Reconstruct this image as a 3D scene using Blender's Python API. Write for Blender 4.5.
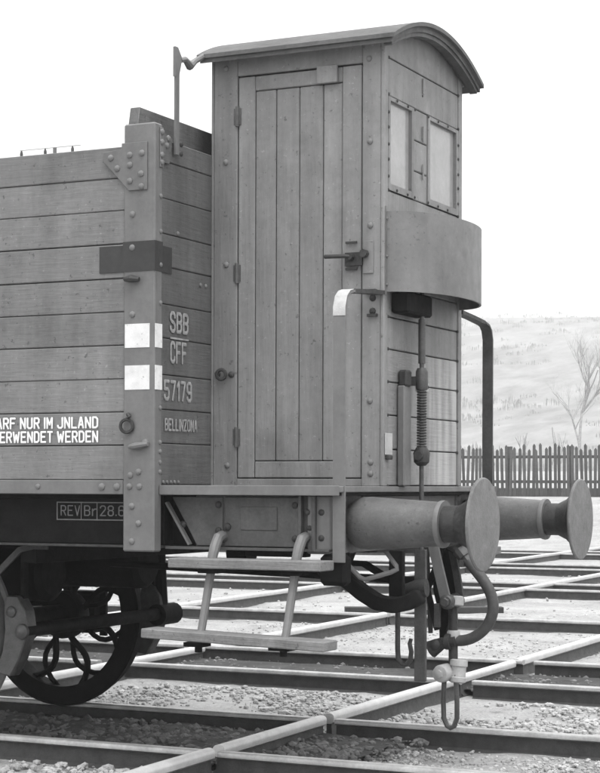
import bpy, bmesh, math, random
from mathutils import Vector, Matrix, noise
R = math.radians
random.seed(7)
scene = bpy.context.scene
col = scene.collection
for o in list(bpy.data.objects): bpy.data.objects.remove(o)

# ------------------------------------------------------------------ camera
cam_d = bpy.data.cameras.new('camera'); cam = bpy.data.objects.new('camera', cam_d); col.objects.link(cam)
yaw, pitch, roll = R(25.8972), R(.0431), R(.1854)
fwd = Vector((-math.sin(yaw), math.cos(yaw), 0)); rgt = Vector((math.cos(yaw), math.sin(yaw), 0)); up = Vector((0, 0, 1))
f2 = fwd*math.cos(pitch)+up*math.sin(pitch); u2 = up*math.cos(pitch)-fwd*math.sin(pitch)
r3 = rgt*math.cos(roll)+u2*math.sin(roll); u3 = u2*math.cos(roll)-rgt*math.sin(roll)
m = Matrix((r3, u3, -f2)).transposed().to_4x4(); m.translation = Vector((3.7231, -9.2389, 1.4375))
cam.matrix_world = m
cam_d.sensor_fit = 'VERTICAL'; cam_d.sensor_height = 24.0
cam_d.lens = 24.0*1785.03/773.0
cam_d.shift_y = (483.87-386.5)/773.0
cam_d.clip_start = .1; cam_d.clip_end = 6000
scene.camera = cam

# ------------------------------------------------------------------ world, sun, exposure
SUN_DIR = Vector((.30, -.30, .90)).normalized()        # towards the sun
w = bpy.data.worlds.new('World'); scene.world = w; w.use_nodes = True
nt = w.node_tree; nt.nodes.clear()
sky = nt.nodes.new('ShaderNodeTexSky'); sky.sky_type = 'NISHITA'; sky.sun_disc = False
sky.sun_elevation = math.asin(SUN_DIR.z); sky.sun_rotation = math.atan2(SUN_DIR.x, SUN_DIR.y)
sky.dust_density = 6; sky.air_density = 1.5; sky.ozone_density = 1
bw = nt.nodes.new('ShaderNodeRGBToBW'); mix = nt.nodes.new('ShaderNodeMix'); mix.data_type = 'FLOAT'
bg = nt.nodes.new('ShaderNodeBackground'); out = nt.nodes.new('ShaderNodeOutputWorld')
nt.links.new(sky.outputs[0], bw.inputs[0]); nt.links.new(bw.outputs[0], mix.inputs[2])
mix.inputs[0].default_value = .8                       # overcast: cloud layer three times brighter overhead than at the horizon
wt = nt.nodes.new('ShaderNodeTexCoord'); wx = nt.nodes.new('ShaderNodeSeparateXYZ'); nt.links.new(wt.outputs['Generated'], wx.inputs[0])
wr = nt.nodes.new('ShaderNodeMapRange'); nt.links.new(wx.outputs[2], wr.inputs[0]); wr.inputs[1].default_value = 0; wr.inputs[2].default_value = 1
wr.inputs[3].default_value = 4.8; wr.inputs[4].default_value = 14.4; nt.links.new(wr.outputs[0], mix.inputs[3])
nt.links.new(mix.outputs[0], bg.inputs[0]); bg.inputs[1].default_value = .1
nt.links.new(bg.outputs[0], out.inputs[0])
sd = bpy.data.lights.new('sun', 'SUN'); sd.energy = 1.0; sd.angle = R(50); sd.color = (1, 1, 1)
so = bpy.data.objects.new('sun', sd); col.objects.link(so)
so.rotation_euler = SUN_DIR.to_track_quat('Z', 'Y').to_euler()
vs = scene.view_settings; vs.view_transform = 'Standard'; vs.look = 'None'; vs.gamma = 1; vs.exposure = 1.1; vs.use_curve_mapping = False
scene.render.engine = 'CYCLES'
scene.cycles.volume_bounces = 1; scene.cycles.max_bounces = 8

# ------------------------------------------------------------------ materials (all neutral: the picture is black and white)
def mat(name, base, rough=.6, metal=0., var=.15, scale=6., streak=0., bump=.0, bscale=60., stretch=None, rnd=.0, spec=.4, grime=0., chips=0.):
    m = bpy.data.materials.new(name); m.use_nodes = True; n = m.node_tree; L = n.links.new
    b = n.nodes['Principled BSDF']; b.inputs['Roughness'].default_value = rough; b.inputs['Metallic'].default_value = metal
    b.inputs['Specular IOR Level'].default_value = spec
    tc = n.nodes.new('ShaderNodeTexCoord')
    def tex(sc, det, st=None, rough_=.6):
        t = n.nodes.new('ShaderNodeTexNoise'); t.inputs['Scale'].default_value = sc; t.inputs['Detail'].default_value = det
        t.inputs['Roughness'].default_value = rough_
        mp = n.nodes.new('ShaderNodeMapping'); L(tc.outputs['Object'], mp.inputs[0])
        if st: mp.inputs['Scale'].default_value = st
        L(mp.outputs[0], t.inputs['Vector']); return t.outputs[0]
    def math_(op, a, c):
        q = n.nodes.new('ShaderNodeMath'); q.operation = op
        for i, x in enumerate((a, c)):
            if isinstance(x, (int, float)): q.inputs[i].default_value = x
            else: L(x, q.inputs[i])
        return q.outputs[0]
    def rng(x, a, c, lo, hi):
        q = n.nodes.new('ShaderNodeMapRange'); L(x, q.inputs[0]); q.inputs[1].default_value = a; q.inputs[2].default_value = c
        q.inputs[3].default_value = lo; q.inputs[4].default_value = hi; return q.outputs[0]
    v = rng(tex(scale, 6), .3, .7, 1-var, 1+var)
    v = math_('MULTIPLY', v, rng(tex(scale*9, 3), .3, .7, 1-var*.5, 1+var*.5))
    if streak: v = math_('MULTIPLY', v, rng(tex(1, 6, (9, 9, .45)), .35, .68, 1+streak*.4, 1-streak))
    if grime: v = math_('MULTIPLY', v, rng(tex(2.3, 8, None, .7), .5, .72, 1, 1-grime))
    if chips:
        v = math_('MULTIPLY', v, rng(tex(30, 6, None, .7), .615, .66, 1, 1-chips)); v = math_('MULTIPLY', v, rng(tex(45, 5, (1, 1, 1.3), .65), .64, .68, 1, 1+chips*.8))
    if rnd:
        oi = n.nodes.new('ShaderNodeObjectInfo'); v = math_('MULTIPLY', v, rng(oi.outputs['Random'], 0, 1, 1-rnd, 1+rnd))
    v = math_('MULTIPLY', v, base)
    cc = n.nodes.new('ShaderNodeCombineColor')
    for i in range(3): L(v, cc.inputs[i])
    L(cc.outputs[0], b.inputs['Base Color'])
    L(rng(tex(scale*3, 4), .3, .7, max(rough-.1, .05), min(rough+.12, 1)), b.inputs['Roughness'])
    if bump:
        bp = n.nodes.new('ShaderNodeBump'); bp.inputs['Strength'].default_value = bump; bp.inputs['Distance'].default_value = .006
        L(tex(bscale, 5, stretch), bp.inputs['Height']); L(bp.outputs[0], b.inputs['Normal'])
    return m
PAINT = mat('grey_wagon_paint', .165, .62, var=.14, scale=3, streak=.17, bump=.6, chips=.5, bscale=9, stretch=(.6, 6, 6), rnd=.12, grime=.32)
PAINTV = mat('grey_cab_paint', .192, .58, var=.12, scale=3, streak=.22, bump=.6, chips=.45, bscale=9, stretch=(6, 6, .6), rnd=.08, grime=.28)
def streaked_end():  # boards turn paler towards the far side in vertical streaks
    m = mat('pale_streaked_boards', .185, .6, var=.12, scale=3, streak=.2, bump=.6, bscale=9, stretch=(6, .6, 6), rnd=.06, grime=.25, chips=.45)
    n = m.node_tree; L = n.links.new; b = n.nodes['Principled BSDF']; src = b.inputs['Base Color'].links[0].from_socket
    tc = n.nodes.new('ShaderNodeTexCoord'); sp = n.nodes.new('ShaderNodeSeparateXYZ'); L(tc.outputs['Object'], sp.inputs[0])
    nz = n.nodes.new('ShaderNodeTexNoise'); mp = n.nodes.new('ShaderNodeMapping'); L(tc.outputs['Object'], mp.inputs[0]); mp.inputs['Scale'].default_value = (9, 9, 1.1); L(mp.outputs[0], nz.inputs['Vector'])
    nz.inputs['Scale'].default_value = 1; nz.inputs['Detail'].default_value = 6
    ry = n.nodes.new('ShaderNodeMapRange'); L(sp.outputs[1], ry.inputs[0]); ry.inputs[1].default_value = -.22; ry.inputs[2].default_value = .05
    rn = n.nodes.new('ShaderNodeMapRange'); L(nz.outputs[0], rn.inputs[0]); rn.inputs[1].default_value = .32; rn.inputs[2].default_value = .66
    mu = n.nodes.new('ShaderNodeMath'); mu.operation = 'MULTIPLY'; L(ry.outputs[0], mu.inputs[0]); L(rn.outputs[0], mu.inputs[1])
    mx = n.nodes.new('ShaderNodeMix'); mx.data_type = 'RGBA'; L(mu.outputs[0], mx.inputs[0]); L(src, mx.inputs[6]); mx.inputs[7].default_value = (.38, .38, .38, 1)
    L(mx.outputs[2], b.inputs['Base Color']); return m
ENDSTREAK = streaked_end()
SHEET = mat('dented_sheet_paint', .150, .5, var=.12, scale=4, streak=.12, bump=.5, bscale=5, grime=.3, chips=.3)
STEPW = mat('worn_step_wood', .165, .75, var=.22, scale=6, bump=.8, bscale=11, stretch=(.5, 7, 7), grime=.4, chips=.5)
FRAME = mat('grimy_shaded_paint', .075, .6, var=.25, scale=7, streak=.15, bump=.2, bscale=40, grime=.4)  # grimy grey, darkened to carry the shade under the deck overhang
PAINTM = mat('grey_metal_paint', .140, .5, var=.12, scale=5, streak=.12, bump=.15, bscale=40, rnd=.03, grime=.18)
ENDP = mat('shaded_end_boards', .102, .65, var=.14, scale=3, streak=.22, bump=.6, chips=.5, bscale=9, stretch=(6, .6, 6), rnd=.11, grime=.32)  # wagon grey darkened to carry the shade of the cab recess
RIVET = mat('rivet_paint', .145, .45, var=.1)
DARKP = mat('dark_patch_paint', .03, .6, var=.15, rnd=0)
BLACK = mat('black_underframe', .007, .75, var=.35, scale=8, bump=.2, grime=.3, spec=.12)
IRON = mat('dark_iron', .035, .55, var=.4, scale=14, bump=.25, grime=.3, spec=.3)
STEEL = mat('greasy_steel', .075, .42, .3, var=.3, scale=12, streak=.1, bump=.15)
BUFF = mat('buffer_face', .135, .5, var=.22, scale=9, bump=.3, grime=.3, chips=.4)
BUFH = mat('buffer_housing_paint', .098, .45, var=.22, scale=9, bump=.25, grime=.45, chips=.5)
TYRE = mat('lit_tyre', .16, .45, .0, var=.2, scale=10)
WHITE = mat('white_paint', .66, .6, var=.10, scale=20, chips=.35, grime=.2)
LETTER = mat('white_lettering', .74, .6, var=.1, scale=40)
LETTERW = mat('pale_strip', .40, .55, var=.15, scale=20, chips=.3)
LETTERD = mat('worn_lettering', .26, .6, var=.35, scale=30)
LETTERG = mat('grey_lettering', .13, .6, var=.2, scale=30)
PANE = mat('pale_window_pane', .27, .15, var=.12, scale=4, spec=.6)  # panes get one pale opaque colour
ROOF = mat('roof_felt', .095, .75, var=.2, scale=6, bump=.3, grime=.2)
RUBBER = mat('hose_rubber', .05, .55, var=.3, scale=20, bump=.2)
GALV = mat('pale_casting', .36, .5, var=.15, scale=14)
RAILTOP = mat('rail_steel', .36, .4, .3, var=.25, scale=6, stretch=None)
RAILWEB = mat('rail_rust', .045, .8, var=.3, scale=12, bump=.4)
BRIGHT = mat('bright_traverser_rail', .5, .38, .25, var=.12, scale=10, bump=.1)
PALE = mat('weathered_pale_wood', .06, .85, var=.3, scale=3, streak=.2, rnd=.3)
TWIG = mat('hazed_bark', .28, .9, var=.3, scale=8)  # bark lightened to put distance haze into the colour
BARK = mat('bare_bark', .10, .9, var=.3, scale=8)
TIMBER = mat('tarred_timber', .035, .8, var=.3, scale=5, bump=.4)
STONED = mat('oily_shaded_stone', .13, .85, var=.5, scale=5, bump=.4)  # stone colour darkened for oil and for shade between the rails
STONE = mat('ballast_stone', .34, .9, var=.45, scale=5, bump=.4)
HUTW = mat('hut_boards', .16, .8, var=.2); HUTR = mat('hut_roof', .06, .8, var=.2)

def ground_mat():
    m = bpy.data.materials.new('pale_yard_ground'); m.use_nodes = True; n = m.node_tree; L = n.links.new; b = n.nodes['Principled BSDF']
    b.inputs['Roughness'].default_value = .95; b.inputs['Specular IOR Level'].default_value = .2
    tc = n.nodes.new('ShaderNodeTexCoord')
    def tex(sc, det, r=.6):
        t = n.nodes.new('ShaderNodeTexNoise'); t.inputs['Scale'].default_value = sc; t.inputs['Detail'].default_value = det; t.inputs['Roughness'].default_value = r
        L(tc.outputs['Object'], t.inputs['Vector']); return t.outputs[0]
    def rng(x, a, c, lo, hi):
        q = n.nodes.new('ShaderNodeMapRange'); L(x, q.inputs[0]); q.inputs[1].default_value = a; q.inputs[2].default_value = c
        q.inputs[3].default_value = lo; q.inputs[4].default_value = hi; return q.outputs[0]
    def mul(a, c):
        q = n.nodes.new('ShaderNodeMath'); q.operation = 'MULTIPLY'; L(a, q.inputs[0]); L(c, q.inputs[1]); return q.outputs[0]
    v = mul(rng(tex(.9, 8), .35, .65, .29, .41), rng(tex(14, 6, .7), .3, .7, .78, 1.15))
    v = mul(v, rng(tex(60, 4, .7), .3, .7, .66, 1.2))
    v = mul(v, rng(tex(3.1, 9, .7), .56, .70, 1, .62))
    cc = n.nodes.new('ShaderNodeCombineColor')
    for i in range(3): L(v, cc.inputs[i])
    L(cc.outputs[0], b.inputs['Base Color'])
    bp = n.nodes.new('ShaderNodeBump'); bp.inputs['Strength'].default_value = .7; bp.inputs['Distance'].default_value = .02
    L(tex(30, 8, .7), bp.inputs['Height']); L(bp.outputs[0], b.inputs['Normal'])
    return m
GROUND = ground_mat()
def oily_shade_mat():
    m = mat('oily_shaded_ballast', .035, .9, var=.5, scale=4, bump=.8, bscale=40)  # oil stain plus the shade under the wagon, put into the colour
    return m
OILY_SHADE = oily_shade_mat()
def hill_mat():
    m = bpy.data.materials.new('terraced_slope'); m.use_nodes = True; n = m.node_tree; L = n.links.new; b = n.nodes['Principled BSDF']
    b.inputs['Roughness'].default_value = 1
    tc = n.nodes.new('ShaderNodeTexCoord'); mp = n.nodes.new('ShaderNodeMapping'); L(tc.outputs['Object'], mp.inputs[0]); mp.inputs['Scale'].default_value = (.055, .02, .085)
    t = n.nodes.new('ShaderNodeTexNoise'); t.inputs['Scale'].default_value = 1.5; t.inputs['Detail'].default_value = 10; t.inputs['Roughness'].default_value = .72; L(mp.outputs[0], t.inputs['Vector'])
    q = n.nodes.new('ShaderNodeMapRange'); L(t.outputs[0], q.inputs[0]); q.inputs[1].default_value = .38; q.inputs[2].default_value = .62; q.inputs[3].default_value = .08; q.inputs[4].default_value = .22
    cc = n.nodes.new('ShaderNodeCombineColor')
    for i in range(3): L(q.outputs[0], cc.inputs[i])
    L(cc.outputs[0], b.inputs['Base Color']); return m
HILL = hill_mat()

# ------------------------------------------------------------------ mesh builder
class MB:
    def __init__(s): s.v = []; s.f = []
    def add(s, v, f):
        k = len(s.v); s.v += [tuple(p) for p in v]; s.f += [tuple(i+k for i in q) for q in f]; return s
    def box(s, x0, x1, y0, y1, z0, z1):
        v = [(x, y, z) for x in (x0, x1) for y in (y0, y1) for z in (z0, z1)]
        return s.add(v, [(0, 1, 3, 2), (4, 6, 7, 5), (0, 4, 5, 1), (2, 3, 7, 6), (0, 2, 6, 4), (1, 5, 7, 3)])
    def prism(s, poly, ax, a, b):                      # poly in the other two axes (in xyz order)
        def P(u, w, t): return {'x': (t, u, w), 'y': (u, t, w), 'z': (u, w, t)}[ax]
        n = len(poly); v = [P(u, w, a) for u, w in poly]+[P(u, w, b) for u, w in poly]
        f = [tuple(range(n)), tuple(range(2*n-1, n-1, -1))]+[(i, i+n, (i+1) % n+n, (i+1) % n) for i in range(n)]
        return s.add(v, f)
    def tube(s, path, r, n=10, caps=True, flat=None):  # r number or list; flat=(w,t,sidevec) not used
        path = [Vector(p) for p in path]; k = len(path); rs = r if isinstance(r, (list, tuple)) else [r]*k
        v = []; f = []; prev = None
        for i, p in enumerate(path):
            d = (path[min(i+1, k-1)]-path[max(i-1, 0)]).normalized()
            a = prev if prev is not None else (Vector((0, 0, 1)) if abs(d.z) < .9 else Vector((0, 1, 0)))
            a = (a-d*a.dot(d)).normalized(); prev = a; b = d.cross(a)
            for j in range(n):
                t = 2*math.pi*j/n; v.append(p+a*math.cos(t)*rs[i]+b*math.sin(t)*rs[i])
        for i in range(k-1):
            for j in range(n): f.append((i*n+j, i*n+(j+1) % n, (i+1)*n+(j+1) % n, (i+1)*n+j))
        if caps: f += [tuple(range(n-1, -1, -1)), tuple((k-1)*n+j for j in range(n))]
        return s.add(v, f)
    def strap(s, path, wv, w, t):                      # flat bar along path; wv = width direction
        path = [Vector(p) for p in path]; wv = Vector(wv).normalized(); k = len(path); v = []; f = []
        for i, p in enumerate(path):
            d = (path[min(i+1, k-1)]-path[max(i-1, 0)]).normalized(); nn = wv.cross(d).normalized()
            for a, b in ((-1, -1), (1, -1), (1, 1), (-1, 1)): v.append(p+wv*a*w/2+nn*b*t/2)
        for i in range(k-1):
            for j in range(4): f.append((i*4+j, i*4+(j+1) % 4, i*4+4+(j+1) % 4, i*4+4+j))
        f += [(3, 2, 1, 0), tuple((k-1)*4+j for j in range(4))]
        return s.add(v, f)
    def lathe(s, prof, o, ax, n=32):                   # prof: (along, radius)
        o = Vector(o); A = {'x': Vector((1, 0, 0)), 'y': Vector((0, 1, 0)), 'z': Vector((0, 0, 1))}[ax] if isinstance(ax, str) else Vector(ax).normalized()
        a = Vector((0, 0, 1)) if abs(A.z) < .9 else Vector((1, 0, 0)); a = (a-A*a.dot(A)).normalized(); b = A.cross(a)
        v = []; f = []
        for h, r in prof:
            r = max(r, 1e-4)
            for j in range(n):
                t = 2*math.pi*j/n; v.append(o+A*h+a*math.cos(t)*r+b*math.sin(t)*r)
        for i in range(len(prof)-1):
            for j in range(n): f.append((i*n+j, i*n+(j+1) % n, (i+1)*n+(j+1) % n, (i+1)*n+j))
        f += [tuple(range(n-1, -1, -1)), tuple((len(prof)-1)*n+j for j in range(n))]
        return s.add(v, f)
    def rivet(s, p, nrm, r=.017, n=9):
        r = r*.86
        return s.lathe([(0, r), (r*.35, r*.9), (r*.62, r*.55), (r*.72, r*.05)], p, nrm, n)
    def torus(s, c, nrm, Rr, r, n=24, k=8, a0=0, a1=2*math.pi):
        c = Vector(c); A = Vector(nrm).normalized(); a = Vector((0, 0, 1)) if abs(A.z) < .9 else Vector((1, 0, 0)); a = (a-A*a.dot(A)).normalized(); b = A.cross(a)
        full = abs(a1-a0-2*math.pi) < 1e-3
        pts = [c+a*math.cos(a0+(a1-a0)*i/n)*Rr+b*math.sin(a0+(a1-a0)*i/n)*Rr for i in range(n+(0 if full else 1))]
        if not full: return s.tube(pts, r, k)
        v = []; f = []
        for i, p in enumerate(pts):
            d = (p-c).normalized()
            for j in range(k): t = 2*math.pi*j/k; v.append(p+d*math.cos(t)*r+A*math.sin(t)*r)
        for i in range(n):
            for j in range(k): f.append((i*k+j, i*k+(j+1) % k, ((i+1) % n)*k+(j+1) % k, ((i+1) % n)*k+j))
        return s.add(v, f)
    def build(s, name, material, parent=None, bevel=0, smooth=True, ang=35, **props):
        me = bpy.data.meshes.new(name); me.from_pydata(s.v, [], s.f); me.validate()
        bm = bmesh.new(); bm.from_mesh(me); bmesh.ops.recalc_face_normals(bm, faces=bm.faces)
        if bevel: bmesh.ops.bevel(bm, geom=list(bm.edges), offset=bevel, segments=1, affect='EDGES', clamp_overlap=True)
        bm.to_mesh(me); bm.free()
        if smooth:
            me.polygons.foreach_set('use_smooth', [True]*len(me.polygons)); me.set_sharp_from_angle(angle=R(ang))
        me.materials.append(material)
        o = bpy.data.objects.new(name, me); col.objects.link(o)
        if parent: o.parent = parent
        for k, x in props.items(): o[k] = x
        return o
def empty(name, label, cat, group=None, loc=(0, 0, 0)):
    o = bpy.data.objects.new(name, None); col.objects.link(o); o.location = loc; o.empty_display_size = .2
    o['label'] = label; o['category'] = cat
    if group: o['group'] = group
    return o
def bx(name, m, parent, *b, bevel=.004, **k): return MB().box(*b).build(name, m, parent, bevel, **k)
GL = {'A': ['00 1.36 1.76 30', '.61.8 2.41.8'], 'B': ['00 06 2.26 35.2 33.8 2.23.1 32.4 3.8 2.20 00', '03.1 2.23.1'], 'D': ['00 06 26 35 31 20 00'],
      'C': ['34.6 35.2 2.26 .86 05.2 0.8 .80 2.20 3.8 31.4'], 'E': ['30 00 06 36', '03.1 2.43.1'], 'F': ['00 06 36', '03.1 2.43.1'], 'I': ['00 06'], 'L': ['06 00 2.80'],
      'J': ['36 3.8 2.20 .80 0.8 01.4'], 'M': ['00 06 1.62 3.26 3.20'], 'N': ['00 06 30 36'], 'O': ['.80 0.8 05.2 .86 2.26 35.2 3.8 2.20 .80'],
      'R': ['00 06 2.26 35.2 33.6 2.22.9 02.9', '1.62.9 30'], 'S': ['34.7 35.2 2.26 .86 05.2 04 .83.2 2.22.8 32 3.8 2.20 .80 0.8 01.3'], 'T': ['1.50 1.56', '06 36'],
      'U': ['06 0.8 .80 2.20 3.8 36'], 'V': ['06 1.50 36'], 'W': ['06 .90 24.4 3.10 46'], 'Z': ['06 36 00 30'], '1': ['04.6 1.26 1.20'],
      '2': ['04.7 05.2 .86 2.26 35.2 34 00 30'], '5': ['36 06 03.4 2.23.4 32.6 3.8 2.20 .80 0.8 01.2'], '6': ['35 2.26 .86 05.2 0.8 .80 2.20 3.8 32.6 2.23.4 03.2'],
      '7': ['06 36 1.20'], '8': ['.83.2 04 05.2 .86 2.26 35.2 34 2.23.2 .83.2 02.4 0.8 .80 2.20 3.8 32.4 2.23.2'], '9': ['01 .80 2.20 3.8 35.2 2.26 .86 05.2 03.4 .82.6 32.8'], '.': ['0.1 0.5'], 'r': ['00 04', '02.6 1.24 2.24'], ' ': []}
import re
def text(name, s, m, parent, loc, rot, height, width, bold=.5, **props):
    """Stencil style lettering of flattened round strokes, 2 mm thick."""
    mb = MB(); x = 0
    for c in s:
        wd = 0
        for st in GL[c]:
            P = []
            for tok in st.split():
                if re.match(r'^\d\.\d$', tok): a, b = tok[0], tok[1:]
                elif re.match(r'^\d\d\.\d$', tok): a, b = tok[0], tok[1:]
                elif re.match(r'^\d\.\d\d(\.\d)?$', tok): a, b = tok[:3], tok[3:]
                elif re.match(r'^\.\d\d(\.\d)?$', tok): a, b = tok[:2], tok[2:]
                else: a, b = tok[0], tok[1:]
                P.append((float(a)+x, float(b), 0)); wd = max(wd, float(a))
            for i in range(len(P)-1):
                A, B = Vector(P[i]), Vector(P[i+1]); d = (B-A).normalized()*bold*.8
                mb.tube([A-d, A-d*.45, B+d*.45, B+d], [bold*.55, bold, bold, bold*.55], 8)
        x += (wd if c != ' ' else .6)+1.7
    xs_ = [p[0] for p in mb.v]; ys_ = [p[1] for p in mb.v]; x0, x1, y0, y1 = min(xs_), max(xs_), min(ys_), max(ys_)
    mb.v = [((p[0]-x0)/(x1-x0)*width, (p[1]-y0)/(y1-y0)*height, p[2]/bold*.0012) for p in mb.v]
    o = mb.build(name, m, parent, **props); o.location = loc; o.rotation_euler = rot
    return o
ROT_SIDE = (R(90), 0, 0)            # reads along +x, faces -y
ROT_END = (R(90), 0, R(90))         # reads along +y, faces +x

# ================================================================== SETTING
def gz(x, y):
    z = -.135
    if y > 33: z += 1.2*min(1, (y-33)/15)**2*(3-2*min(1, (y-33)/15))
    if y > 52: z += (y-52)*.012
    return z
def lin(a, b, n): return [a+(b-a)*i/n for i in range(n+1)]
xs = lin(-1550, -60, 20)[:-1]+lin(-60, -8, 52)[:-1]+lin(-8, 6, 112)[:-1]+lin(6, 40, 34)[:-1]+lin(40, 700, 10)
ys = lin(-400, -20, 8)[:-1]+lin(-20, -4, 16)[:-1]+lin(-4, 12, 128)[:-1]+lin(12, 60, 64)[:-1]+lin(60, 1500, 18)
gv = []; gf = []
for y in ys:
    for x in xs:
        n1 = noise.noise((x*1.3, y*1.3, 0))*.018+noise.noise((x*5, y*5, 3))*.010
        gv.append((x, y, gz(x, y)+n1))
nx = len(xs)
for j in range(len(ys)-1):
    for i in range(nx-1): gf.append((j*nx+i, j*nx+i+1, (j+1)*nx+i+1, (j+1)*nx+i))
MB().add(gv, gf).build('ground', GROUND, kind='structure', ang=180)

# hillside
hv = []; hf = []
hx = lin(-1500, 700, 110); hy = lin(230, 1450, 48)
for y in hy:
    for x in hx:
        t = min(1, max(0, (y-240)/500)); h = 1.5+71*t*t*(3-2*t)*(1+.04*noise.noise((x*.006, 3, 1)))
        if y > 740: h += (y-740)*.004
        step = 7.5; hh = math.floor(h/step)*step; fr = (h-hh)/step; h = hh+step*(fr**2.2 if fr > 0 else 0)
        hv.append((x, y, h+noise.noise((x*.02, y*.02, 5))*1.8))
for j in range(len(hy)-1):
    for i in range(len(hx)-1): k = j*len(hx)+i; hf.append((k, k+1, k+len(hx)+1, k+len(hx)))
MB().add(hv, hf).build('hillside', HILL, kind='structure', ang=180)

rs = random.Random(11); sc = MB()
def hillz(x, y):
    t = min(1, max(0, (y-240)/500)); h = 1.5+71*t*t*(3-2*t)*(1+.04*noise.noise((x*.006, 3, 1)))
    if y > 740: h += (y-740)*.004
    hh = math.floor(h/7.5)*7.5; return hh+7.5*((h-hh)/7.5)**2.2
for _ in range(2600):
    y = rs.uniform(280, 760); x = -.486*y+8+rs.uniform(-.22, .28)*y
    if noise.noise((x*.03, y*.02, 7)) < rs.uniform(-.3, .35): continue
    z = hillz(x, y); hgt = rs.uniform(.8, 2.8)
    for k in range(20):                                  # a clump of bare upright twig fans
        a = rs.uniform(0, 6.28); l = hgt*rs.uniform(.5, 1); wdt = hgt*rs.uniform(.02, .055); ox, oy = rs.gauss(0, .55)*hgt, rs.gauss(0, .5)*hgt; l *= max(.25, 1-abs(ox)/hgt*.8)
        c, q = math.cos(a), math.sin(a)
        b0 = (x+ox, y+oy, z-.4); v = [b0, (b0[0]+c*wdt, b0[1]+q*wdt, z+l*.6), (b0[0]+c*wdt*.3-q*wdt, b0[1]+q*wdt*.3+c*wdt, z+l), (b0[0]-c*wdt, b0[1]-q*wdt, z+l*.7)]
        sc.add(v, [(0, 1, 2), (0, 2, 3), (0, 3, 1), (1, 3, 2)])
sc.build('hillside_scrub', BARK, None, 0, False, kind='stuff', label='leafless scrub dotted over the hazy hillside', category='scrub')
# ballast strips, oil and shade put into the dark colour: between the rails of the wagon's track and of the next one
def strip(name, x0, x1, y0, y1, z, lab=None, fray=.12):
    n = 160; v = []; f = []
    k = 8
    for i in range(n+1):
        x = x0+(x1-x0)*i/n
        a = y0+noise.noise((x*2.1, y0, 0))*fray; b = y1+noise.noise((x*2.1, y1, 4))*fray
        for j in range(k+1):
            y = a+(b-a)*j/k
            v.append((x, y, z+noise.noise((x*4, y*4, 8))*.014))
    for i in range(n):
        for j in range(k): q = i*(k+1)+j; f.append((q, q+k+1, q+k+2, q+1))
    return MB().add(v, f).build(name, OILY_SHADE, kind='structure', ang=180)
strip('oily_shaded_bed', -9, -.35, -.62, .66, -.085)
strip('track_bed', -30, 12, 3.32, 4.50, -.085, fray=.04)

# loose stones (too many to count)
def stones(name, regions, seed, label, m=STONE):
    rnd = random.Random(seed); mb = MB()
    ib = bmesh.new(); bmesh.ops.create_icosphere(ib, subdivisions=1, radius=1); ib.verts.ensure_lookup_table()
    base = [tuple(v.co) for v in ib.verts]; fs = [tuple(v.index for v in f.verts) for f in ib.faces]; ib.free()
    for (x0, x1, y0, y1, z, n, smin, smax) in regions:
        for _ in range(n):
            x = rnd.uniform(x0, x1); y = rnd.uniform(y0, y1)
            if noise.noise((x*.9, y*.9, 2.2)) < rnd.uniform(-.45, .25): continue
            s = smin+(smax-smin)*rnd.random()**2.5; a = rnd.uniform(0, 6.28); ca, sa = math.cos(a), math.sin(a); q = [rnd.uniform(.6, 1.25) for _ in range(3)]
            v = []
            for (u, w_, t) in base:
                u *= q[0]*rnd.uniform(.8, 1.2); w_ *= q[1]*rnd.uniform(.8, 1.2); t *= q[2]*rnd.uniform(.75, 1.15)*.8
                v.append((x+s*(u*ca-w_*sa), y+s*(u*sa+w_*ca), z+s*(t*.9+.15)))
            mb.add(v, fs)
    return mb.build(name, m, None, 0, False, kind='stuff', label=label, category='ballast')
stones('ballast_stones', [(-7, 3.5, .95, 2.95, -.125, 15000, .007, .034), (-4, 1.5, -3.2, -.85, -.125, 8000, .008, .036),
                          (-9, 6, 4.9, 9.0, -.13, 9000, .006, .020), (-.4, 3.4, -.6, .66, -.128, 6500, .005, .020), (-1.5, 5, -6, -3.2, -.13, 2500, .008, .035), (-16, 8, 9.4, 24, -.13, 5000, .008, .03)], 3,
       'loose pale ballast stones scattered between and beside the rails')
stones('oily_shaded_stones', [(-6, -.2, -.66, .66, -.088, 3600, .008, .040), (-7, 4, 3.3, 4.6, -.09, 2500, .008, .032)], 4, 'stones between the rails of the tracks, darkened for oil and shade', STONED)


# ------------------------------------------------------------------ rails
RP = [(-.065, -.15), (.065, -.15), (.065, -.138), (.012, -.122), (.010, -.034), (-.010, -.034), (-.012, -.122), (-.065, -.138)]
RH = [(-.0105, -.038), (.0105, -.038), (.035, -.028), (.036, -.008), (.028, 0), (-.028, 0), (-.036, -.008), (-.035, -.028)]
def rail_x(y, x0, x1, z, label, gaps=()):
    r = empty('railway_rail', label, 'rail', 'rails running along the yard', (0, y, z))
    cuts = [x0]+[c for g in gaps for c in g]+[x1]
    for i in range(0, len(cuts), 2):
        o = MB().prism(RP, 'x', cuts[i], cuts[i+1]).build('rail_length', RAILWEB, r, ang=50)
        MB().prism(RH, 'x', cuts[i]-.002, cuts[i+1]+.002).build('rail_head', RAILTOP, o, ang=50)
    return r
CR = [-.93, -4.08, -7.25]                               # the crossing traverser rails
def cg(xs_, w_=.075): return [(x-w_, x+w_) for x in sorted(xs_)]
rail_x(-.7535, -14, 9, 0, 'nearest rail, running under the near wheels of the wagon', cg(CR[:1], .06))
rail_x(.7535, -14, 9, 0, 'second rail from the front, under the far wheels of the wagon', cg(CR[:1], .06))
rail_x(3.19, -20, 14, 0, 'third rail from the front, near rail of the track behind the wagon', cg(CR[:2], .05))
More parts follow.
